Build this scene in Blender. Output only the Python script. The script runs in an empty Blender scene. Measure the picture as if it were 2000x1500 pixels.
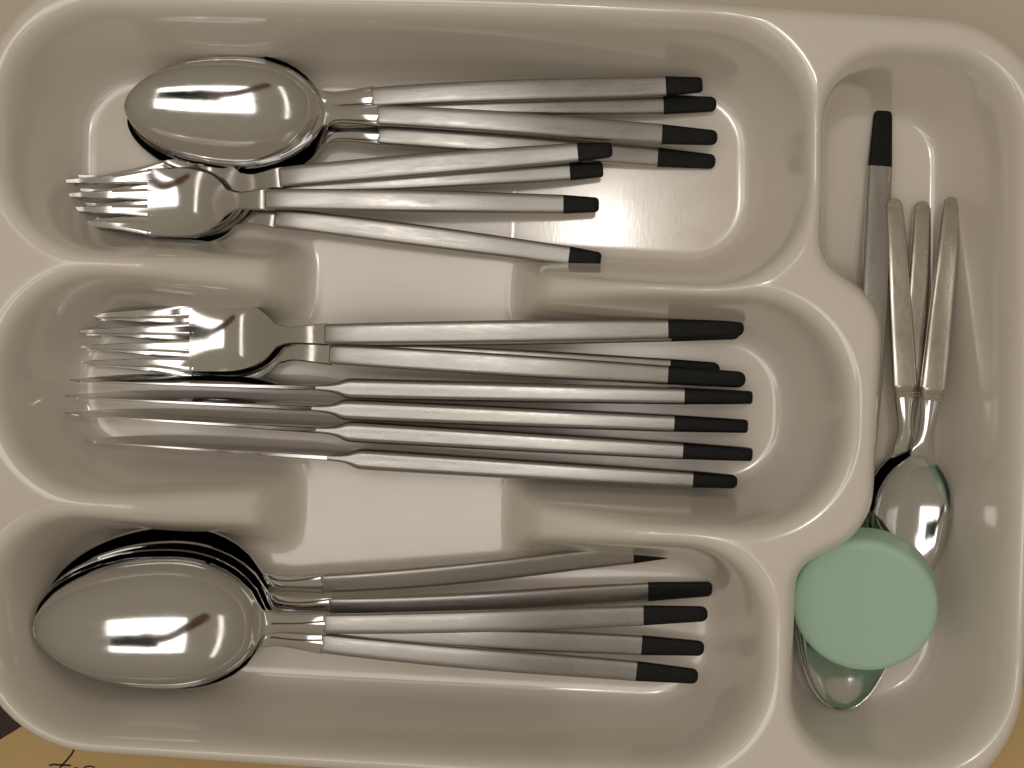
import bpy, math, random
import numpy as np
from mathutils import Vector

random.seed(7); np.random.seed(7)
scene = bpy.context.scene
COL = scene.collection

# ------------------------------------------------------------------ camera, world, lamps, exposure
MM = 0.001
CAMD = 450.0            # camera height over the tray floor, mm
PXMM = 6.2              # photo pixels per mm on the tray floor
cam_d = bpy.data.cameras.new('camera'); cam = bpy.data.objects.new('camera', cam_d); COL.objects.link(cam)
cam.location = (0, 0, CAMD * MM)
cam_d.sensor_width = 36; cam_d.lens = 18 / ((1000 / PXMM) / CAMD)
cam_d.clip_start = 0.01; cam_d.clip_end = 50
scene.camera = cam

w = bpy.data.worlds.new('World'); scene.world = w; w.use_nodes = True
bg = w.node_tree.nodes['Background']
# dim kitchen: lighter ceiling overhead, darker warm walls around
wn, wl = w.node_tree.nodes, w.node_tree.links
wt = wn.new('ShaderNodeTexCoord'); wx = wn.new('ShaderNodeSeparateXYZ'); wr = wn.new('ShaderNodeValToRGB')
wl.new(wt.outputs['Generated'], wx.inputs[0]); wl.new(wx.outputs[2], wr.inputs[0]); wl.new(wr.outputs[0], bg.inputs[0])
wr.color_ramp.elements[0].position = 0.05; wr.color_ramp.elements[0].color = (0.52, 0.43, 0.30, 1)
wr.color_ramp.elements[1].position = 0.85; wr.color_ramp.elements[1].color = (1.0, 0.855, 0.64, 1)
bg.inputs[1].default_value = 0.27

def area(name, loc, target, sx, sy, watts, col, shape='RECTANGLE'):
    d = bpy.data.lights.new(name, 'AREA'); d.shape = shape; d.size = sx
    if shape in ('RECTANGLE', 'ELLIPSE'): d.size_y = sy
    d.energy = watts; d.color = col
    o = bpy.data.objects.new(name, d); COL.objects.link(o); o.location = loc
    d_ = Vector(target) - Vector(loc); o.rotation_euler = (math.atan2(d_.y, -d_.z), -math.atan2(d_.x, -d_.z), 0)
    return o
area('ceiling_glow', (-0.085, -0.005, 0.66), (-0.085, -0.005, 0), 0.42, 0.37, 1.08, (1.0, 0.935, 0.875))
area('added_side_strip', (-0.62, 0.02, 0.62), (0, 0, 0), 0.05, 0.55, 0.12, (1.0, 0.92, 0.80))  # unseen lamp, added to put a narrow bright streak in the bowls
area('ceiling_spot', (0.112, 0.217, 1.5), (0, 0, 0), 0.028, 0.066, 0.7, (1.0, 0.95, 0.87), 'ELLIPSE')

vs = scene.view_settings
vs.view_transform = 'Standard'; vs.look = 'None'; vs.exposure = 0.14; vs.gamma = 1.0; vs.use_curve_mapping = False
scene.render.engine = 'CYCLES'
scene.cycles.use_denoising = True
scene.cycles.max_bounces = 8; scene.cycles.glossy_bounces = 5; scene.cycles.diffuse_bounces = 4
scene.cycles.caustics_reflective = True

# ------------------------------------------------------------------ helpers
def P(px, py, z=0.0):
    """photo pixel at height z (mm) -> world mm"""
    k = (CAMD - z) / CAMD / PXMM
    return np.array([(px - 1000) * k, (750 - py) * k, z])

def mat(name, base, rough=0.5, metal=0.0, spec=0.5):
    m = bpy.data.materials.new(name); m.use_nodes = True
    b = m.node_tree.nodes['Principled BSDF']
    b.inputs['Base Color'].default_value = (*base, 1); b.inputs['Roughness'].default_value = rough
    b.inputs['Metallic'].default_value = metal; b.inputs['Specular IOR Level'].default_value = spec
    return m, m.node_tree.nodes, m.node_tree.links, b

def noise(nt, ln, scale, stretch=(1, 1, 1), detail=4, rough=0.6):
    tc = nt.new('ShaderNodeTexCoord'); mp = nt.new('ShaderNodeMapping'); mp.inputs['Scale'].default_value = stretch
    n = nt.new('ShaderNodeTexNoise'); n.inputs['Scale'].default_value = scale; n.inputs['Detail'].default_value = detail
    n.inputs['Roughness'].default_value = rough
    ln.new(tc.outputs['Object'], mp.inputs[0]); ln.new(mp.outputs[0], n.inputs['Vector'])
    return n.outputs['Fac']

def maprange(nt, ln, src, a, b, c, d):
    r = nt.new('ShaderNodeMapRange'); r.inputs[1].default_value = a; r.inputs[2].default_value = b
    r.inputs[3].default_value = c; r.inputs[4].default_value = d; ln.new(src, r.inputs[0]); return r.outputs[0]

def bump(nt, ln, src, b, strength, dist):
    k = nt.new('ShaderNodeBump'); k.inputs['Strength'].default_value = strength; k.inputs['Distance'].default_value = dist
    ln.new(src, k.inputs['Height'])
    ln.new(k.outputs[0], b.inputs['Normal']); return k

def mix_col(nt, ln, fac, c1, c2, b):
    m = nt.new('ShaderNodeMix'); m.data_type = 'RGBA'
    ln.new(fac, m.inputs[0]); m.inputs[6].default_value = (*c1, 1); m.inputs[7].default_value = (*c2, 1)
    ln.new(m.outputs[2], b.inputs['Base Color'])

# tray plastic: glossy ivory with faint scuffs
m_tray, nt, ln, b = mat('ivory_plastic', (0.87, 0.82, 0.75), 0.2, 0, 0.9)
f = noise(nt, ln, 60, (1, 1, 1), 6, 0.7)
ln.new(maprange(nt, ln, f, 0.35, 0.75, 0.11, 0.19), b.inputs['Roughness'])
f2 = noise(nt, ln, 900, (1, 0.25, 1), 3, 0.6); bump(nt, ln, f2, b, 0.02, 0.0003)
b.inputs['Subsurface Weight'].default_value = 0.0

# polished steel
m_pol, nt, ln, b = mat('polished_steel', (0.665, 0.665, 0.66), 0.09, 1.0)
f = noise(nt, ln, 350, (0.25, 1, 1), 5, 0.7)
ln.new(maprange(nt, ln, f, 0.3, 0.8, 0.06, 0.16), b.inputs['Roughness'])
# satin steel: brushed across, worn
m_sat, nt, ln, b = mat('satin_steel', (0.42, 0.41, 0.395), 0.3, 1.0)
f = noise(nt, ln, 260, (0.16, 1, 1), 8, 0.75)
ln.new(maprange(nt, ln, f, 0.34, 0.66, 0.24, 0.42), b.inputs['Roughness'])
f2 = noise(nt, ln, 2600, (0.12, 1, 1), 4, 0.7); bump(nt, ln, f2, b, 0.07, 0.0002)
f3 = noise(nt, ln, 900, (1, 1, 1), 3, 0.8)
mix_col(nt, ln, maprange(nt, ln, f3, 0.70, 0.80, 0, 0.4), (0.42, 0.41, 0.395), (0.30, 0.26, 0.22), b)
# old silver plate of the teaspoons
m_old, nt, ln, b = mat('tarnished_steel', (0.58, 0.55, 0.49), 0.24, 1.0)
f = noise(nt, ln, 260, (0.4, 1, 1), 6, 0.7)
ln.new(maprange(nt, ln, f, 0.3, 0.75, 0.17, 0.34), b.inputs['Roughness'])
# black plastic
m_blk, nt, ln, b = mat('black_plastic', (0.006, 0.006, 0.0065), 0.5, 0, 0.25)
f = noise(nt, ln, 700, (0.5, 1, 1), 5, 0.7)
ln.new(maprange(nt, ln, f, 0.3, 0.75, 0.38, 0.62), b.inputs['Roughness'])
bump(nt, ln, f, b, 0.08, 0.0003)
# mint cap
m_cap, nt, ln, b = mat('mint_plastic', (0.49, 0.73, 0.59), 0.42, 0, 0.45)
f = noise(nt, ln, 420, (1, 1, 1), 6, 0.75); bump(nt, ln, f, b, 0.10, 0.0004)
f3 = noise(nt, ln, 700, (1, 1, 1), 2, 0.5)
mix_col(nt, ln, maprange(nt, ln, f3, 0.74, 0.78, 0, 0.5), (0.49, 0.73, 0.59), (0.10, 0.14, 0.09), b)
# manila paper, ink, laminate, dark card
m_pap, nt, ln, b = mat('manila_paper', (0.62, 0.40, 0.14), 0.75, 0, 0.25)
f = noise(nt, ln, 90, (1, 3, 1), 8, 0.7); mix_col(nt, ln, f, (0.62, 0.44, 0.20), (0.72, 0.53, 0.27), b)
bump(nt, ln, f, b, 0.1, 0.0005)
m_ink, *_ = mat('brown_ink', (0.035, 0.015, 0.01), 0.6)
m_lam, nt, ln, b = mat('cream_laminate', (0.60, 0.54, 0.40), 0.45, 0, 0.4)
f = noise(nt, ln, 40, (1, 1, 1), 6, 0.7); mix_col(nt, ln, f, (0.66, 0.61, 0.49), (0.72, 0.67, 0.545), b)
m_drk, nt, ln, b = mat('dark_brown', (0.05, 0.037, 0.028), 0.6, 0, 0.3)
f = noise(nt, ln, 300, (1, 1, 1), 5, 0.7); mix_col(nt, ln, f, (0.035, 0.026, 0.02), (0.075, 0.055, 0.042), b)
m_phn, *_ = mat('phone_black', (0.012, 0.014, 0.02), 0.35)

def mesh_obj(name, verts, faces, material, parent=None, sharp=40, smooth=True):
    me = bpy.data.meshes.new(name)
    me.from_pydata([tuple(np.asarray(v) * MM) for v in verts], [], faces)
    me.validate(); me.update()
    if smooth:
        me.polygons.foreach_set('use_smooth', [True] * len(me.polygons))
        me.set_sharp_from_angle(angle=math.radians(sharp))
    me.materials.append(material)
    o = bpy.data.objects.new(name, me); COL.objects.link(o)
    if parent: o.parent = parent
    return o

def tag(o, label, cat, group=None):
    o['label'] = label; o['category'] = cat
    if group: o['group'] = group
    return o

def empty(name, loc, rz=0.0, roll=0.0):
    e = bpy.data.objects.new(name, None); COL.objects.link(e)
    e.empty_display_size = 0.01
    e.location = Vector(loc) * MM
    e.rotation_euler = (roll, 0, rz)          # XYZ: roll about the long axis, then heading
    return e

def spline(xs, ys):
    """natural cubic spline"""
    xs = np.array(xs, float); ys = np.array(ys, float); n = len(xs); h = np.diff(xs)
    A = np.eye(n); r = np.zeros(n)
    for i in range(1, n - 1):
        A[i, i - 1] = h[i - 1]; A[i, i] = 2 * (h[i - 1] + h[i]); A[i, i + 1] = h[i]
        r[i] = 6 * ((ys[i + 1] - ys[i]) / h[i] - (ys[i] - ys[i - 1]) / h[i - 1])
    M = np.linalg.solve(A, r)
    def fn(x):
        x = np.clip(np.asarray(x, float), xs[0], xs[-1])
        i = np.clip(np.searchsorted(xs, x) - 1, 0, n - 2)
        a = (xs[i + 1] - x); c = (x - xs[i]); H = h[i]
        return M[i] * a**3 / (6 * H) + M[i + 1] * c**3 / (6 * H) + (ys[i] / H - M[i] * H / 6) * a + (ys[i + 1] / H - M[i + 1] * H / 6) * c
    return fn

def loft(sections, n=28):
    """sections: (x, y, z, half_width, half_height, exponent) -> closed tube with caps"""
    V, F = [], []
    th = np.linspace(0, 2 * np.pi, n, endpoint=False)
    for (x, y, z, hw, hh, e) in sections:
        c, s = np.cos(th), np.sin(th)
        yy = np.sign(c) * np.abs(c) ** (2 / e) * hw; zz = np.sign(s) * np.abs(s) ** (2 / e) * hh
        V += [(x, y + a, z + q) for a, q in zip(yy, zz)]
    for i in range(len(sections) - 1):
        for j in range(n):
            k = (j + 1) % n
            F.append((i * n + j, i * n + k, (i + 1) * n + k, (i + 1) * n + j))
    F.append(tuple(range(n))[::-1]); o = (len(sections) - 1) * n
    F.append(tuple(range(o, o + n)))
    # orient outward for either direction of x
    if sections[-1][0] > sections[0][0]: F = [f[::-1] for f in F]
    F = [f[::-1] for f in F]
    return V, F

def shell(S, HW, top, thick, nq=25):
    """sheet along stations S with half widths HW; top(s, y) gives the upper surface; round rim"""
    q = np.sin(np.linspace(-np.pi / 2, np.pi / 2, nq))
    V, F = [], []; row = 2 * nq + 2
    for s, hw in zip(S, HW):
        for a in q: V.append((s, a * hw, float(top(s, a * hw))))
        V.append((s, hw + thick * 0.28, float(top(s, hw)) - thick * 0.5))
        for a in q[::-1]: V.append((s, a * hw, float(top(s, a * hw)) - thick))
        V.append((s, -hw - thick * 0.28, float(top(s, -hw)) - thick * 0.5))
    for i in range(len(S) - 1):
        for j in range(row):
            k = (j + 1) % row
            F.append((i * row + j, (i + 1) * row + j, (i + 1) * row + k, i * row + k))
    F.append(tuple(range(row))); o = (len(S) - 1) * row; F.append(tuple(range(o, o + row))[::-1])
    return V, F

# ------------------------------------------------------------------ tray as one moulded sheet
HR = 45.0
def RIM(x, y): return P(x, y, HR)[:2]
def outline(pts):
    """polygon corners (px, py, corner radius px) at rim height -> rounded polyline in mm"""
    n = len(pts); out = []; k = (CAMD - HR) / CAMD / PXMM
    C = [RIM(p[0], p[1]) for p in pts]
    for i in range(n):
        a, c, e = C[i - 1], C[i], C[(i + 1) % n]; r = pts[i][2] * k
        u = (a - c) / np.linalg.norm(a - c); v = (e - c) / np.linalg.norm(e - c)
        half = math.acos(np.clip(u @ v, -1, 1)) / 2
        t = min(r / math.tan(half), 0.49 * np.linalg.norm(a - c), 0.49 * np.linalg.norm(e - c)); r = t * math.tan(half)
        bis = (u + v) / np.linalg.norm(u + v); o = c + bis * r / math.sin(half)
        p0, p1 = c + u * t - o, c + v * t - o
        a0 = math.atan2(p0[1], p0[0]); a1 = math.atan2(p1[1], p1[0]); d = (a1 - a0 + math.pi) % (2 * math.pi) - math.pi
        for w_ in np.linspace(0, 1, 15): out.append(o + r * np.array([math.cos(a0 + d * w_), math.sin(a0 + d * w_)]))
    return np.array(out)

def sdf(X, Y, poly):
    """positive inside"""
    d2 = np.full(X.shape, 1e9); inside = np.zeros(X.shape, bool); n = len(poly)
    for i in range(n):
        a, c = poly[i], poly[(i + 1) % n]; e = c - a; L2 = e @ e
        if L2 < 1e-9: continue
        wx, wy = X - a[0], Y - a[1]; t = np.clip((wx * e[0] + wy * e[1]) / L2, 0, 1)
        d2 = np.minimum(d2, (wx - t * e[0]) ** 2 + (wy - t * e[1]) ** 2)
        if a[1] != c[1]:
            cr = ((a[1] > Y) != (c[1] > Y)) & (X < e[0] * (Y - a[1]) / e[1] + a[0]); inside ^= cr
    return np.where(inside, 1, -1) * np.sqrt(d2)

OUT = outline([(-50, -95, 300), (2088, 43, 250), (1992, 1602, 250), (-75, 1460, 260)])
C1 = outline([(14, 22, 185), (1574, 52, 190), (1574, 556, 190), (10, 472, 185)])
C2 = outline([(3, 540, 185), (1647, 594, 190), (1647, 1034, 190), (3, 944, 190)])
C3 = outline([(-6, 1014, 140), (1490, 1082, 150), (1488, 1502, 190), (-6, 1428, 190)])
C4 = outline([(1622, 100, 125), (1985, 118, 150), (1968, 1500, 200), (1553, 1482, 130),
              (1564, 1112, 60), (1716, 1045, 130), (1738, 585, 130), (1616, 505, 60)])

def build_tray():
    st = 0.5
    xs = np.arange(-172, 172.01, st); ys = np.arange(-138, 130.01, st)
    X, Y = np.meshgrid(xs, ys)
    WALL = 5.6
    Z = np.full(X.shape, HR)
    ds = [sdf(X, Y, c) for c in (C1, C2, C3, C4)]
    for d in ds: Z = np.minimum(Z, HR * (1 - np.clip(d / WALL, 0, 1)))
    # finger cut through the two dividers: ramps on both sides
    xr = X - Y * math.tan(math.radians(2.3))
    def ramp(x, x0, x1, z1, fall):           # from rim at x0 down to z1 at x1, then a steep end
        t = (x - x0) / (x1 - x0)
        t2 = (x - x1) / (fall if x1 > x0 else -fall)
        return np.where(t < 1, HR + (z1 - HR) * np.clip(t, 0, 1), z1 * (1 - np.clip(t2, 0, 1)))
    gl = ramp(xr, -107.0, -71.0, 25, 3.2); gr = ramp(xr, 37.5, 6.3, 25, 3.2)
    g = np.maximum(gl, gr)
    mid = (Y < RIM(0, 300)[1]) & (Y > RIM(0, 1230)[1]) & (X < 75) & (X > -125)
    Z = np.where(mid, np.minimum(Z, g), Z)
    # blur rounds every edge of the moulding
    def blur(A, s):
        r = int(3 * s) + 1; k = np.exp(-0.5 * (np.arange(-r, r + 1) / s) ** 2); k /= k.sum()
        A = np.pad(A, r, mode='edge')
        A = sum(k[i] * A[i:A.shape[0] - 2 * r + i, :] for i in range(2 * r + 1))
        return sum(k[i] * A[:, i:A.shape[1] - 2 * r + i] for i in range(2 * r + 1))
    Z = blur(Z, 2.5 / st)
    # outer lip, rolled over and down to the drawer
    do = sdf(X, Y, OUT); R = 5.0
    lip = np.where(do < R, R - np.sqrt(np.maximum(R * R - np.clip(R - do, 0, R) ** 2, 0)), 0)
    lip = np.where(do < 0, np.minimum(R - do * 40, HR + 6), lip)
    Z = Z - np.minimum(lip, HR + 6)
    # hairline mould seam across the floor
    seam = np.exp(-((xr + 2.3) / 0.45) ** 2) * 0.02 - np.exp(-((xr + 1.0) / 0.45) ** 2) * 0.012
    Z = Z + np.where(Z < 1.0, seam, 0)
    # faint sag of the moulded floor
    Z = Z + np.where(Z < 3, 0.10 * np.sin(X / 37 + 1) * np.cos(Y / 29), 0)
    ny, nx = X.shape
    keep = do > -2.2
    idx = np.arange(nx * ny).reshape(ny, nx)
    fk = keep[:-1, :-1] & keep[1:, :-1] & keep[:-1, 1:] & keep[1:, 1:]
    F = np.stack([idx[:-1, :-1][fk], idx[:-1, 1:][fk], idx[1:, 1:][fk], idx[1:, :-1][fk]], 1)
    used = np.unique(F); remap = -np.ones(nx * ny, int); remap[used] = np.arange(len(used)); F = remap[F]
    co = np.stack([X.ravel()[used], Y.ravel()[used], Z.ravel()[used]], 1) * MM
    me = bpy.data.meshes.new('cutlery_tray')
    me.vertices.add(len(co)); me.vertices.foreach_set('co', co.ravel())
    me.loops.add(F.size); me.loops.foreach_set('vertex_index', F.ravel())
    me.polygons.add(len(F)); me.polygons.foreach_set('loop_start', np.arange(0, F.size, 4))
    me.polygons.foreach_set('use_smooth', np.ones(len(F), bool))
    me.update(calc_edges=True); me.validate(); me.materials.append(m_tray)
    o = bpy.data.objects.new('cutlery_tray', me); COL.objects.link(o)
    tag(o, 'ivory white plastic cutlery tray with four rounded compartments', 'cutlery tray')
build_tray()

# ------------------------------------------------------------------ drawer around the tray
def slab(name, quad, z0, z1, material, parent=None):
    V = [(x, y, z0) for x, y in quad] + [(x, y, z1) for x, y in quad]; n = len(quad)
    F = [tuple(range(n))[::-1], tuple(range(n, 2 * n))] + [(i, (i + 1) % n, n + (i + 1) % n, n + i) for i in range(n)]
    return mesh_obj(name, V, F, material, parent, smooth=False)
base = slab('drawer_floor', [(-320, -260), (320, -260), (320, 260), (-320, 260)], -22, -3.4, m_lam); base['kind'] = 'structure'
ez = -2.4
e0, e1 = P(-60, 1480, ez), P(60, 1408, ez)
env_q = [P(-2, 1446, ez)[:2], P(60, 1408, ez)[:2], P(2080, 1180, ez)[:2], P(2260, 1900, ez)[:2], P(60, 2010, ez)[:2], P(-120, 1650, ez)[:2]]
env_q = env_q[::-1]
env = slab('envelope', env_q, -3.0, ez, m_pap)
tag(env, 'manila paper envelope with brown handwriting sticking out under the tray', 'envelope')
drk = slab('patch', [P(-330, 1230, -3)[:2], P(-330, 1640, -3)[:2], P(130, 1640, -3)[:2], P(130, 1230, -3)[:2]], -3.38, -3.03, m_drk)  # flat dark brown patch filling the gap left of the envelope
tag(drk, 'dark brown card under the lower left corner of the tray', 'patch')
def stroke(pts, wpx):
    V, F = [], []
    p = [P(x, y, ez)[:2] for x, y in pts]
    for i, a in enumerate(p):
        t = p[min(i + 1, len(p) - 1)] - p[max(i - 1, 0)]; t = t / np.linalg.norm(t); nrm = np.array([-t[1], t[0]]) * wpx / PXMM / 2
        V += [(*(a + nrm), ez + 0.03), (*(a - nrm), ez + 0.03)]
    for i in range(len(p) - 1): F.append((2 * i, 2 * i + 1, 2 * i + 3, 2 * i + 2))
    return V, F
VV, FF = [], []
for pts, wpx in (([(146, 1462), (140, 1473), (131, 1484), (121, 1495), (113, 1506), (108, 1520)], 4),
                 ([(96, 1495), (104, 1493), (118, 1494), (139, 1495)], 4),
                 ([(140, 1508), (146, 1500), (151, 1499), (150, 1505), (143, 1512), (147, 1518), (158, 1514)], 3.5),
                 ([(160, 1506), (166, 1498), (176, 1496), (184, 1498), (184, 1508), (178, 1518)], 3.5)):
    v, f_ = stroke(pts, wpx); o_ = len(VV); VV += v; FF += [tuple(i + o_ for i in q) for q in f_]
mesh_obj('handwriting', VV, FF, m_ink, env, smooth=False)

# ------------------------------------------------------------------ cutlery
def place(name, tip, end, ztip, zend, zoff, roll=0.0):
    a, c = P(tip[0], tip[1], ztip + zoff), P(end[0], end[1], zend + zoff)
    L = float(np.linalg.norm((c - a)[:2])); ang = math.atan2(c[1] - a[1], c[0] - a[0])
    e = empty(name, (a[0], a[1], zoff), ang, roll)
    return e, L

def handle_part(root, zf, s0, s1, w0, wm, w1, hh, e=4.4, m=m_sat, name='handle'):
    S = [s0 + 0.0, s0 + 0.12, s0 + 0.5, s0 + 1.3, s0 + 3] + list(np.linspace(s0 + 6, s1 - 0.5, 26)) + [s1]
    wf = spline([s0, s0 + (s1 - s0) * 0.45, s1], [w0, wm, w1])
    sec = []
    for i, s in enumerate(S):
        k = [0.91, 0.95, 0.98, 0.995, 1.0][i] if i < 5 else 1.0
        kk = [0.80, 0.89, 0.96, 0.99, 1.0][i] if i < 5 else 1.0
        sec.append((s, 0, float(zf(s)), float(wf(s)) * k, hh * kk, e))
    return mesh_obj(name, *loft(sec, 40), m, root, 35)

def tip_part(root, zf, s0, s1, w0, w1, hh, blunt=0.5, e=4.0):
    """black plastic end; blunt 0 = round, 1 = square cut"""
    sec = []; r = w1 * (1.05 - 0.75 * blunt)
    for s in np.linspace(s0 + 0.02, s1 - r, 8):
        k = (s - s0) / (s1 - s0); sec.append((s, 0, float(zf(s)), (w0 + (w1 - w0) * k) * 1.005, hh * (1 - 0.25 * k), e))
    k0 = (s1 - r - s0) / (s1 - s0); wr = w0 + (w1 - w0) * k0
    for t in (0.35, 0.6, 0.8, 0.92, 0.985, 1.0):
        c = math.sqrt(max(1 - t * t, 0)); base_w = wr - r * 0.98 if blunt > 0.02 else 0
        base_w = max(wr - r * 0.95, 0.15)
        sec.append((s1 - r + r * t, 0, float(zf(s1 - r + r * t)), base_w + (wr - base_w) * c, hh * 0.75 * (0.55 + 0.45 * c), e))
    return mesh_obj('tip', *loft(sec), m_blk, root, 50)

def spoon(label, group, tip, end, blackpx, zoff, W, roll=0.0, D=8.0, dz_end=0.0, blunt=0.3, hwid=3.15, cat='spoon', bl=0.333, name='spoon', tipup=0.0, nose=0.55):
    root, L = place(name, tip, end, D + 1.5 + tipup, 3 + dz_end, zoff, roll)
    tag(root, label, cat, group)
    Rz = D + 1.5
    zp = spline(np.array([0, .12, .25, .34, .40, .5, .7, .88, 1.0]) * L,
                np.array([Rz + 1.0 + tipup, Rz + .2 + .25 * tipup, Rz + .3, Rz + 2.2, Rz + 4.2, Rz + 5.0, Rz + 1.8, 5.0, 2.6]) + np.array([0, .12, .25, .34, .4, .5, .7, .88, 1]) * dz_end)
    B = bl * L; xc = 0.575 * B; hs = 0.485 * L - 0.1 * L + 0.0
    h0 = 0.425 * L; nw = 2.05
    def hw(s):
        t = s / B
        if s <= xc: egg = W * max(1 - ((xc - s) / xc) ** 2, 0) ** nose
        elif s < B: egg = W * max(1 - ((s - xc) / (B - xc)) ** 2, 0) ** 0.5
        else: egg = 0
        neck = nw + 0.85 * max(0, (s - B) / (h0 - B)) ** 1.6
        k = 1 / (1 + math.exp(-(s - B * 0.93) / (B * 0.03)))
        fl = 6.0 * math.exp(-((s - B * 0.96) / (B * 0.085)) ** 2) * 0.35
        if s < xc: return egg
        return (egg ** 4 + (k * (neck + fl)) ** 4) ** 0.25
    def top(s, y):
        a = xc if s <= xc else (B - xc) * 1.0
        r2 = ((s - xc) / a) ** 2 + (y / W) ** 2
        dep = D * max(1 - r2, 0) ** 0.66 if r2 < 1 else 0
        dome = 0.0
        if s > B * 0.98: dome = 0.5 * min((s - B * 0.98) / 4, 1) * (1 - (y / max(hw(s), .1)) ** 2)
        return float(zp(s)) - dep + dome
    S = list(B * (1 - np.cos(np.linspace(0.03, np.pi * 0.5, 30)))) + list(np.linspace(B * 1.02, h0 + 1.0, 18))
    HW = [hw(s) for s in S]
    V, F = shell(S, HW, top, 1.5)
    mesh_obj('bowl', V, F, m_pol, root, 55)
    bk = blackpx / PXMM * (CAMD - 8) / CAMD; h1 = L - bk
    zh = lambda s: zp(s) - 0.9
    handle_part(root, zh, h0, h1, hwid * 0.93, hwid * 1.03, hwid * 0.97, 1.45)
    tip_part(root, zh, h1, L, hwid * 0.96, hwid * 0.72, 1.4, blunt)
    return root

def fork(label, group, tip, end, blackpx, zoff, W, tipw, rootfrac, headfrac, h0f, dz_end=0.0, blunt=0.6, hwid=3.2, roll=0.0):
    root, L = place('fork', tip, end, 5, 3 + dz_end, zoff, roll)
    tag(root, label, 'fork', group)
    fr = np.array([0, .08, .16, .24, headfrac * 0.97, h0f * 0.97, .5, .7, .88, 1.0])
    zp = spline(fr * L, np.array([1.7, 2.0, 2.2, 2.6, 5.5, 10.4, 11.6, 9.0, 5.0, 2.8]) + fr * dz_end)
    sr = rootfrac * L; B = headfrac * L; h0 = h0f * L; nw = 2.1; xm = sr + 0.42 * (B - sr)
    def hw(s):
        if s < xm: return tipw + (W - tipw) * math.sin(max(s, 0) / xm * math.pi / 2)
        egg = W * max(1 - ((s - xm) / (B - xm)) ** 2, 0) ** 0.5 if s < B else 0
        neck = nw + 0.8 * max(0, (s - B) / (h0 - B)) ** 1.6
        k = 1 / (1 + math.exp(-(s - B * 0.95) / (B * 0.02)))
        fl = 1.6 * math.exp(-((s - B * 0.985) / (B * 0.05)) ** 2)
        return (egg ** 4 + (k * (neck + fl)) ** 4) ** 0.25
    def top(s, y):
        cup = 2.0 * math.exp(-((s - xm) / (0.55 * (B - sr))) ** 2)
        return float(zp(s)) + 0.8 - cup * (1 - (y / W) ** 2)
    S = list(np.linspace(sr, xm, 9))[:-1] + list(xm + (B - xm) * np.sin(np.linspace(0, np.pi / 2, 22))) + list(np.linspace(B * 1.02, h0 + 1, 14))
    head = mesh_obj('head', *shell(S, [hw(s) for s in S], top, 1.6), m_pol, root, 50)
    # four tines, tapering to the points
    pitch_r = 2 * hw(sr) / 4; slot = 1.25
    for i in range(4):
        sec_s = np.concatenate([np.linspace(0.0, 3, 4), np.linspace(6, sr + 1.2, 14)])
        V, F = [], []
        for s in sec_s:
            k = s / sr
            c = (i - 1.5) * (2 * tipw / 3.35 * (1 - min(k, 1)) + pitch_r * min(k, 1))
            hw_t = 0.35 + (pitch_r / 2 - slot / 2 - 0.35) * min(k, 1) ** 0.85
            if i in (0, 3) and k > 0.7:      # flush with the outer edge of the head
                out = hw(s); sgn = -1 if i == 0 else 1
                inner = abs(c) - hw_t; c2 = sgn * (inner + out) / 2; bl_ = min((k - 0.7) / 0.3, 1)
                hw_t = hw_t * (1 - bl_) + (out - inner) / 2 * bl_; c = c * (1 - bl_) + c2 * bl_
            th = 0.45 + 1.1 * min(k, 1); z = top(s, c) 
            for q_ in (-1, -.8, -.4, 0, .4, .8, 1):
                y_ = c + q_ * hw_t; V.append((s, y_, top(s, y_) - (0.22 if abs(q_) == 1 else 0.0)))
            V += [(s, c + hw_t * .8, top(s, c + hw_t) - th), (s, c - hw_t * .8, top(s, c - hw_t) - th)]
        n = 9
        for a in range(len(sec_s) - 1):
            for j in range(n):
                q = (j + 1) % n; F.append((a * n + j, (a + 1) * n + j, (a + 1) * n + q, a * n + q))
        F.append(tuple(range(n))); o_ = (len(sec_s) - 1) * n; F.append(tuple(range(o_, o_ + n))[::-1])
        mesh_obj('tine', V, F, m_pol, head, 38)
    bk = blackpx / PXMM * (CAMD - 8) / CAMD; h1 = L - bk; zh = lambda s: zp(s) - 0.2
    handle_part(root, zh, h0, h1, hwid * 0.95, hwid * 1.04, hwid * 0.9, 1.5)
    tp = tip_part(root, zh, h1, L, hwid * 0.9, hwid * (0.78 if blunt < .5 else .7), 1.4, blunt)
    return root

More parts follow.
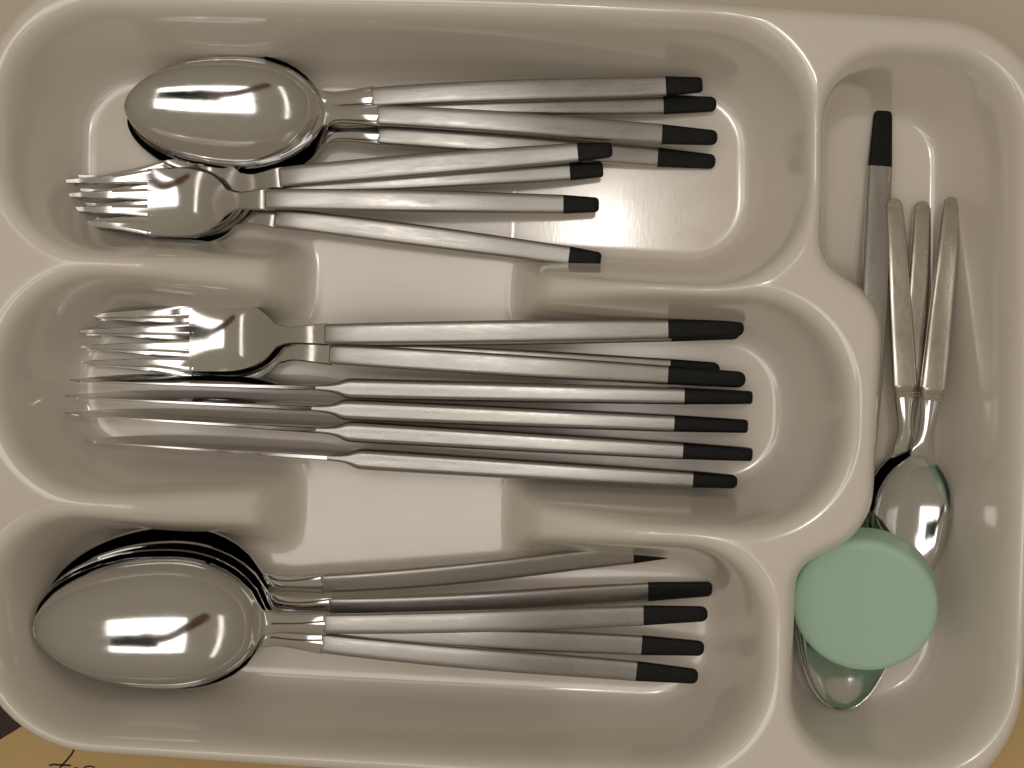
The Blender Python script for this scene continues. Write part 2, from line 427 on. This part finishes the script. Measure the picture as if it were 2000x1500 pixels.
def knife(label, group, tip, end, blackpx, hstart, lean, blunt=0.8):
    zt = 16
    a, c = P(*tip, zt), P(*end, zt); L = float(np.linalg.norm((c - a)[:2])); ang = math.atan2(c[1] - a[1], c[0] - a[0])
    hs = np.linalg.norm(P(*hstart, zt)[:2] - a[:2])
    root = empty('knife', (a[0], a[1], 0), ang, 0); tag(root, label, 'knife', group)
    # blade standing on its edge, spine upward; leaning so that the edge is shifted sideways
    n = 30; V, F = [], []
    for t in np.concatenate([np.linspace(0, 0.1, 8)[:-1], np.linspace(0.1, 1, n)]):
        s = t * hs * 1.03
        spine = 16.2 - 1.2 * (1 - t) ** 2 - 0.8 * max(0, 1 - t / 0.06) ** 2
        tall = 13.5 * (max(1 - (1 - min(t / 0.55, 1)) ** 2, 0.0)) ** 0.75 * (1 - 0.55 * max(0, (t - 0.80) / 0.2) ** 2) + 0.4
        edge = max(spine - tall, 0.6)
        th = 0.30 + 0.72 * t ** 1.5
        k = math.tan(lean)
        y0 = lambda z: (16 - z) * k
        mid = spine * 0.5 + edge * 0.5
        V += [(s, y0(spine) - th * .6, spine), (s, y0(spine) + th * .6, spine), (s, y0(spine) + th, spine - 0.5), (s, y0(mid) + th * .75, mid), (s, y0(edge) + 0.12, edge), (s, y0(edge) - 0.12, edge), (s, y0(mid) - th * .75, mid), (s, y0(spine) - th, spine - .5)]
    m_ = 8; nn = len(V) // m_
    for i in range(nn - 1):
        for j in range(m_):
            q = (j + 1) % m_; F.append((i * m_ + j, i * m_ + q, (i + 1) * m_ + q, (i + 1) * m_ + j))
    F.append(tuple(range(m_))[::-1]); o_ = (nn - 1) * m_; F.append(tuple(range(o_, o_ + m_)))
    F = [f_[::-1] for f_ in F]
    mesh_obj('blade', V, F, m_pol, root, 40)
    bk = blackpx / PXMM * (CAMD - zt) / CAMD; h1 = L - bk
    zc = spline([0, hs, (hs + L) / 2, L], [11, 11, 11.3, 8.4])
    sec = [(hs - 8 + d_, 0, 16.35 - h_, w_, h_, e_) for d_, w_, h_, e_ in ((0, .8, .7, 3), (2, 1.0, 1.3, 3), (4, 1.2, 2.0, 3.4), (5.5, 1.5, 2.7, 3.8), (6.8, 1.95, 3.5, 4), (7.8, 2.45, 4.2, 4.2), (8.7, 2.85, 4.8, 4.5), (9.6, 3.08, 5.2, 4.8), (11, 3.2, 5.4, 5))]
    for s in np.linspace(hs + 6, h1, 24):
        k = (s - hs) / (L - hs); sec.append((s, 0, float(zc(s)), 3.2 - 0.75 * k + 0.12 * math.sin(k * 3.1), 5.4 - 0.6 * k, 5))
    mesh_obj('handle', *loft(sec, 40), m_sat, root, 35)
    w0 = 3.2 - 0.75 * (h1 - hs) / (L - hs)
    tip_part(root, zc, h1, L, w0, w0 * 0.80, 4.9, blunt, 4.5)
    return root

GS = 'black-tipped dessert spoons stacked in the top compartment'
spoon('dessert spoon at the bottom of the top stack, lowest handle of the four', GS, (250, 236), (1398, 315), 116, 0.0, 16.5, D=6.8)
spoon('dessert spoon with handle mostly hidden between the two upper spoon handles', GS, (252, 228), (1400, 202), 106, 2.3, 16.5, D=6.8)
spoon('dessert spoon whose handle is topmost in the photo, square black end', GS, (250, 224), (1373, 164), 73, 4.5, 16.5, D=6.8, blunt=0.8, dz_end=3.5)
spoon('dessert spoon on top of the stack with its whole bowl showing', GS, (244, 206), (1402, 268), 110, 6.8, 16.5, D=6.8)

GF = 'black-tipped dessert forks stacked in the top compartment'
FK = dict(W=10.3, tipw=7.0, rootfrac=0.165, headfrac=0.318, h0f=0.392)
fork('small fork with its handle slanting lowest, nearest the divider', GF, (138, 380), (1174, 507), 64, 0.0, dz_end=2.0, **FK)
fork('small fork with half hidden handle under the other fork handles', GF, (142, 397), (1178, 331), 66, 2.0, dz_end=2.0, blunt=0.9, **FK)
fork('small fork with its handle end lying across a spoon handle', GF, (142, 393), (1196, 292), 68, 4.0, dz_end=6.0, **FK)
fork('small fork on top of the top fork pile, four tines in full view', GF, (108, 392), (1170, 400), 70, 6.2, **FK)

GG = 'black-tipped dinner forks in the middle compartment'
GK = dict(W=10.6, tipw=8.0, rootfrac=0.165, headfrac=0.30, h0f=0.376, blunt=0.15)
fork('dinner fork lying hidden under the second dinner fork, short black end', GG, (172, 660), (1406, 724), 100, 0.0, **GK)
fork('dinner fork hidden straight under the topmost dinner fork', GG, (165, 668), (1446, 647), 138, 2.0, **GK)
fork('dinner fork second in the pile, handle just above the knives', GG, (160, 662), (1456, 742), 154, 4.0, **GK)
fork('dinner fork on top of the middle pile with its whole head visible', GG, (152, 662), (1453, 641), 148, 6.2, dz_end=4.0, **GK)

GN = 'black-tipped table knives standing on edge in the middle compartment'
knife('table knife nearest the forks, bright spot on its handle', GN, (133, 746), (1476, 777), 138, (668, 758), math.radians(15))
knife('table knife second from the forks', GN, (123, 777), (1467, 834), 149, (660, 803), math.radians(15))
knife('table knife third from the forks, second from the lower divider', GN, (122, 811), (1476, 890), 141, (668, 851), math.radians(15))
knife('table knife farthest from the forks with short rounded black end', GN, (160, 864), (1446, 944), 91, (690, 895), math.radians(15), blunt=0.3)

GT = 'black-tipped table spoons nested in the bottom compartment'
TK = dict(W=19.6, D=7.6, tipup=6.0)
spoon('table spoon farthest up in the bottom compartment, end half hidden by the divider', GT, (92, 1152), (1335, 1071), 100, 0.5, roll=math.radians(14), blunt=0.3, **TK)
spoon('table spoon second from the top of the bottom compartment', GT, (78, 1176), (1392, 1149), 128, 3.0, roll=math.radians(12), blunt=0.4, **TK)
spoon('table spoon with handle mostly covered by the top spoon handle', GT, (80, 1190), (1376, 1268), 124, 5.2, blunt=0.3, **TK)
spoon('table spoon with the lowest handle in the photo', GT, (72, 1198), (1364, 1323), 122, 7.4, blunt=0.3, **TK)
spoon('table spoon on top of the bottom stack with its whole bowl showing', GT, (65, 1226), (1383, 1200), 126, 9.6, blunt=0.2, **TK)

# right compartment
spoon('black-tipped spoon lying alone along the left of the right compartment', None, (1640, 1384), (1727, 210), 118, 0.0, 16.2, D=6.8, blunt=0.1, hwid=3.85, nose=0.45)

def teaspoon(label, tip, end, zoff):
    root, L = place('teaspoon', tip, end, 7, 3, zoff, 0); tag(root, label, 'teaspoon', 'plain metal teaspoons in the right compartment')
    D, W = 4.2, 11.8; Rz = D + 1.3
    fr = np.array([0, .12, .25, .34, .42, .52, .7, .88, 1.0])
    zp = spline(fr * L, [Rz + .6, Rz, Rz + .3, Rz + 1.9, Rz + 3.4, Rz + 4.0, Rz + 2.2, 6.2, 4.2])
    B = 0.335 * L; xc = 0.55 * B; h0 = 0.475 * L
    def hw(s):
        egg = W * max(1 - (((xc - s) / xc) if s <= xc else ((s - xc) / (B - xc))) ** 2, 0) ** 0.54 if s < B else 0
        if s < xc: return egg
        k = 1 / (1 + math.exp(-(s - B * 0.95) / (B * 0.03))); t = max(0, (s - B) / (h0 - B))
        nk = 1.75 + 1.1 * t ** 2 + 2.0 * math.exp(-((s - B) / (B * 0.12)) ** 2)
        return (egg ** 4 + (k * nk) ** 4) ** 0.25
    def top(s, y):
        r2 = ((s - xc) / (xc if s <= xc else B - xc)) ** 2 + (y / W) ** 2
        dome = 0.9 * min(max((s - B * .98) / 4, 0), 1) * (1 - (y / max(hw(s), .1)) ** 2)
        return float(zp(s)) - D * max(1 - r2, 0) ** .7 + dome
    S = list(B * (1 - np.cos(np.linspace(0.03, np.pi / 2, 28)))) + list(np.linspace(B * 1.02, h0 + 0.5, 14))
    mesh_obj('bowl', *shell(S, [hw(s) for s in S], top, 1.3), m_pol, root, 55)
    # collar with two rows of beads
    c1 = h0 + 4.2
    zz = lambda s: float(zp(s)) - 0.4
    col = mesh_obj('collar', *loft([(h0, 0, zz(h0), 2.75, .95, 3), (h0 + .4, 0, zz(h0), 3.0, 1.1, 3), (c1 - 1.6, 0, zz(c1), 3.35, 1.1, 3), (c1 - 1.2, 0, zz(c1), 3.4, 1.4, 3), (c1, 0, zz(c1), 3.55, 1.5, 3)]), m_old, root, 35)
    VB, FB = [], []
    for r_ in range(2):
        for i in range(6):
            cx, cy = h0 + 0.9 + r_ * 1.0, (i - 2.5) * 0.92
            cz = zz(cx) + 1.0; o_ = len(VB); R = .42
            VB.append((cx, cy, cz + R * .8))
            for ring, (rr, hz) in enumerate(((.6, .55), (1, 0))):
                for j in range(8): VB.append((cx + R * rr * math.cos(j * math.pi / 4), cy + R * rr * math.sin(j * math.pi / 4), cz + R * hz))
            for j in range(8):
                q = (j + 1) % 8; FB.append((o_, o_ + 1 + j, o_ + 1 + q)); FB.append((o_ + 1 + j, o_ + 9 + j, o_ + 9 + q, o_ + 1 + q))
    mesh_obj('beading', VB, FB, m_old, col, 60)
    # handle: flat, bevelled, widest at the collar, round end
    sec = []; s0 = c1
    for s in np.linspace(s0, L - 2.4, 24):
        k = (s - s0) / (L - s0); wd = 3.75 * (1 - .06 * k) - 1.05 * k ** 1.6
        sec.append((s, 0, zz(s), wd, 1.35 - .35 * k, 5.5))
    wl = sec[-1][3]
    for t in (.3, .55, .75, .9, .97, 1): sec.append((L - 2.4 + 2.4 * t, 0, zz(L), wl * (0.12 + .88 * math.sqrt(1 - t * t)), 1.0 * (.5 + .5 * math.sqrt(1 - t * t)), 4))
    h = mesh_obj('handle', *loft(sec, 32), m_old, root, 30)
    return root
teaspoon('middle teaspoon of the three, lying under the other two', (1755, 1128), (1800, 394), 0.0)
teaspoon('teaspoon beside the black-tipped spoon, left of the three teaspoons', (1776, 1136), (1744, 388), 2.6)
teaspoon('rightmost teaspoon, its bowl showing above the green cap', (1768, 1150), (1858, 386), 5.0)

# mint bottle cap, tilted on the spoons
def cap():
    R, Hh = 21.2, 11.0; V, F = [], []; n = 72
    prof = [(0.0, Hh - .15), (R * .5, Hh - .12), (R - 3.2, Hh), (R - 2.4, Hh + .0), (R - 1.2, Hh - .25), (R - .45, Hh - .9), (R - .1, Hh - 1.8), (R, Hh - 3), (R + .15, 0.4), (R, 0), (R - 1.4, 0), (R - 1.6, Hh - 2), (0, Hh - 2)]
    for r, z in prof:
        for j in range(n): V.append((max(r, .01) * math.cos(2 * math.pi * j / n), max(r, .01) * math.sin(2 * math.pi * j / n), z))
    for i in range(len(prof) - 1):
        for j in range(n):
            q = (j + 1) % n; F.append((i * n + j, (i + 1) * n + j, (i + 1) * n + q, i * n + q))
    o = mesh_obj('bottle_cap', V, F, m_cap, None, 50)
    c = P(1688, 1158, 15); o.location = Vector(c) * MM
    o.rotation_euler = Vector((-0.25, -0.28, 1.0)).normalized().to_track_quat('Z', 'Y').to_euler()
    tag(o, 'mint green round plastic cap lying over the spoons in the right compartment', 'cap')
cap()

# ------------------------------------------------------------------ the phone that takes the picture and the hand holding it (mirrored in the bowls)
def rounded_slab(x0, x1, y0, y1, z0, z1, r):
    q = []
    for cx, cy, a in ((x1 - r, y1 - r, 0), (x0 + r, y1 - r, 90), (x0 + r, y0 + r, 180), (x1 - r, y0 + r, 270)):
        for t in range(0, 91, 15): q.append((cx + r * math.cos(math.radians(a + t)), cy + r * math.sin(math.radians(a + t))))
    return q, z0, z1
q, z0, z1 = rounded_slab(-122, 44, -42, 43, 453, 462, 9)
ph = slab('smartphone', q, z0, z1, m_phn)
tag(ph, 'dark phone held over the tray, seen mirrored in the spoon bowls', 'phone')
m_skin, *_ = mat('skin', (0.42, 0.20, 0.13), 0.5)
def hand():
    J = {'elbow': (-430, -210, 560, 42), 'fore': (-290, -120, 515, 36), 'wrist': (-185, -45, 478, 26), 'palm': (-140, -12, 470, 24), 'palm2': (-108, 4, 471, 22),
         'thumb0': (-120, -30, 466, 12), 'thumb1': (-88, -44, 459, 10), 'thumb2': (-62, -46, 455, 8.5)}
    E = [('elbow', 'fore'), ('fore', 'wrist'), ('wrist', 'palm'), ('palm', 'palm2'), ('palm', 'thumb0'), ('thumb0', 'thumb1'), ('thumb1', 'thumb2')]
    for i, (x, l) in enumerate(((-112, 40), (-90, 46), (-68, 44), (-48, 36))):
        a, b_, c_ = 'f%da' % i, 'f%db' % i, 'f%dc' % i
        J[a] = (x, 22, 474, 9.5); J[b_] = (x + 4, 22 + l * .6, 468, 9); J[c_] = (x + 6, 22 + l * .55 + 2, 456, 8)
        E += [('palm2', a), (a, b_), (b_, c_)]
    names = list(J); me = bpy.data.meshes.new('person')
    me.from_pydata([tuple(np.array(J[k][:3]) * MM) for k in names], [(names.index(a), names.index(b_)) for a, b_ in E], [])
    o = bpy.data.objects.new('person', me); COL.objects.link(o)
    md = o.modifiers.new('skin', 'SKIN'); sd = o.modifiers.new('sub', 'SUBSURF'); sd.levels = 2; sd.render_levels = 2; md.use_smooth_shade = True
    for i, k in enumerate(names):
        v = me.skin_vertices[0].data[i]; v.radius = (J[k][3] * MM,) * 2; v.use_root = (k == 'wrist')
    me.materials.append(m_skin)
    tag(o, 'bare forearm and hand gripping the phone, seen mirrored in the spoon bowls', 'person')
hand()
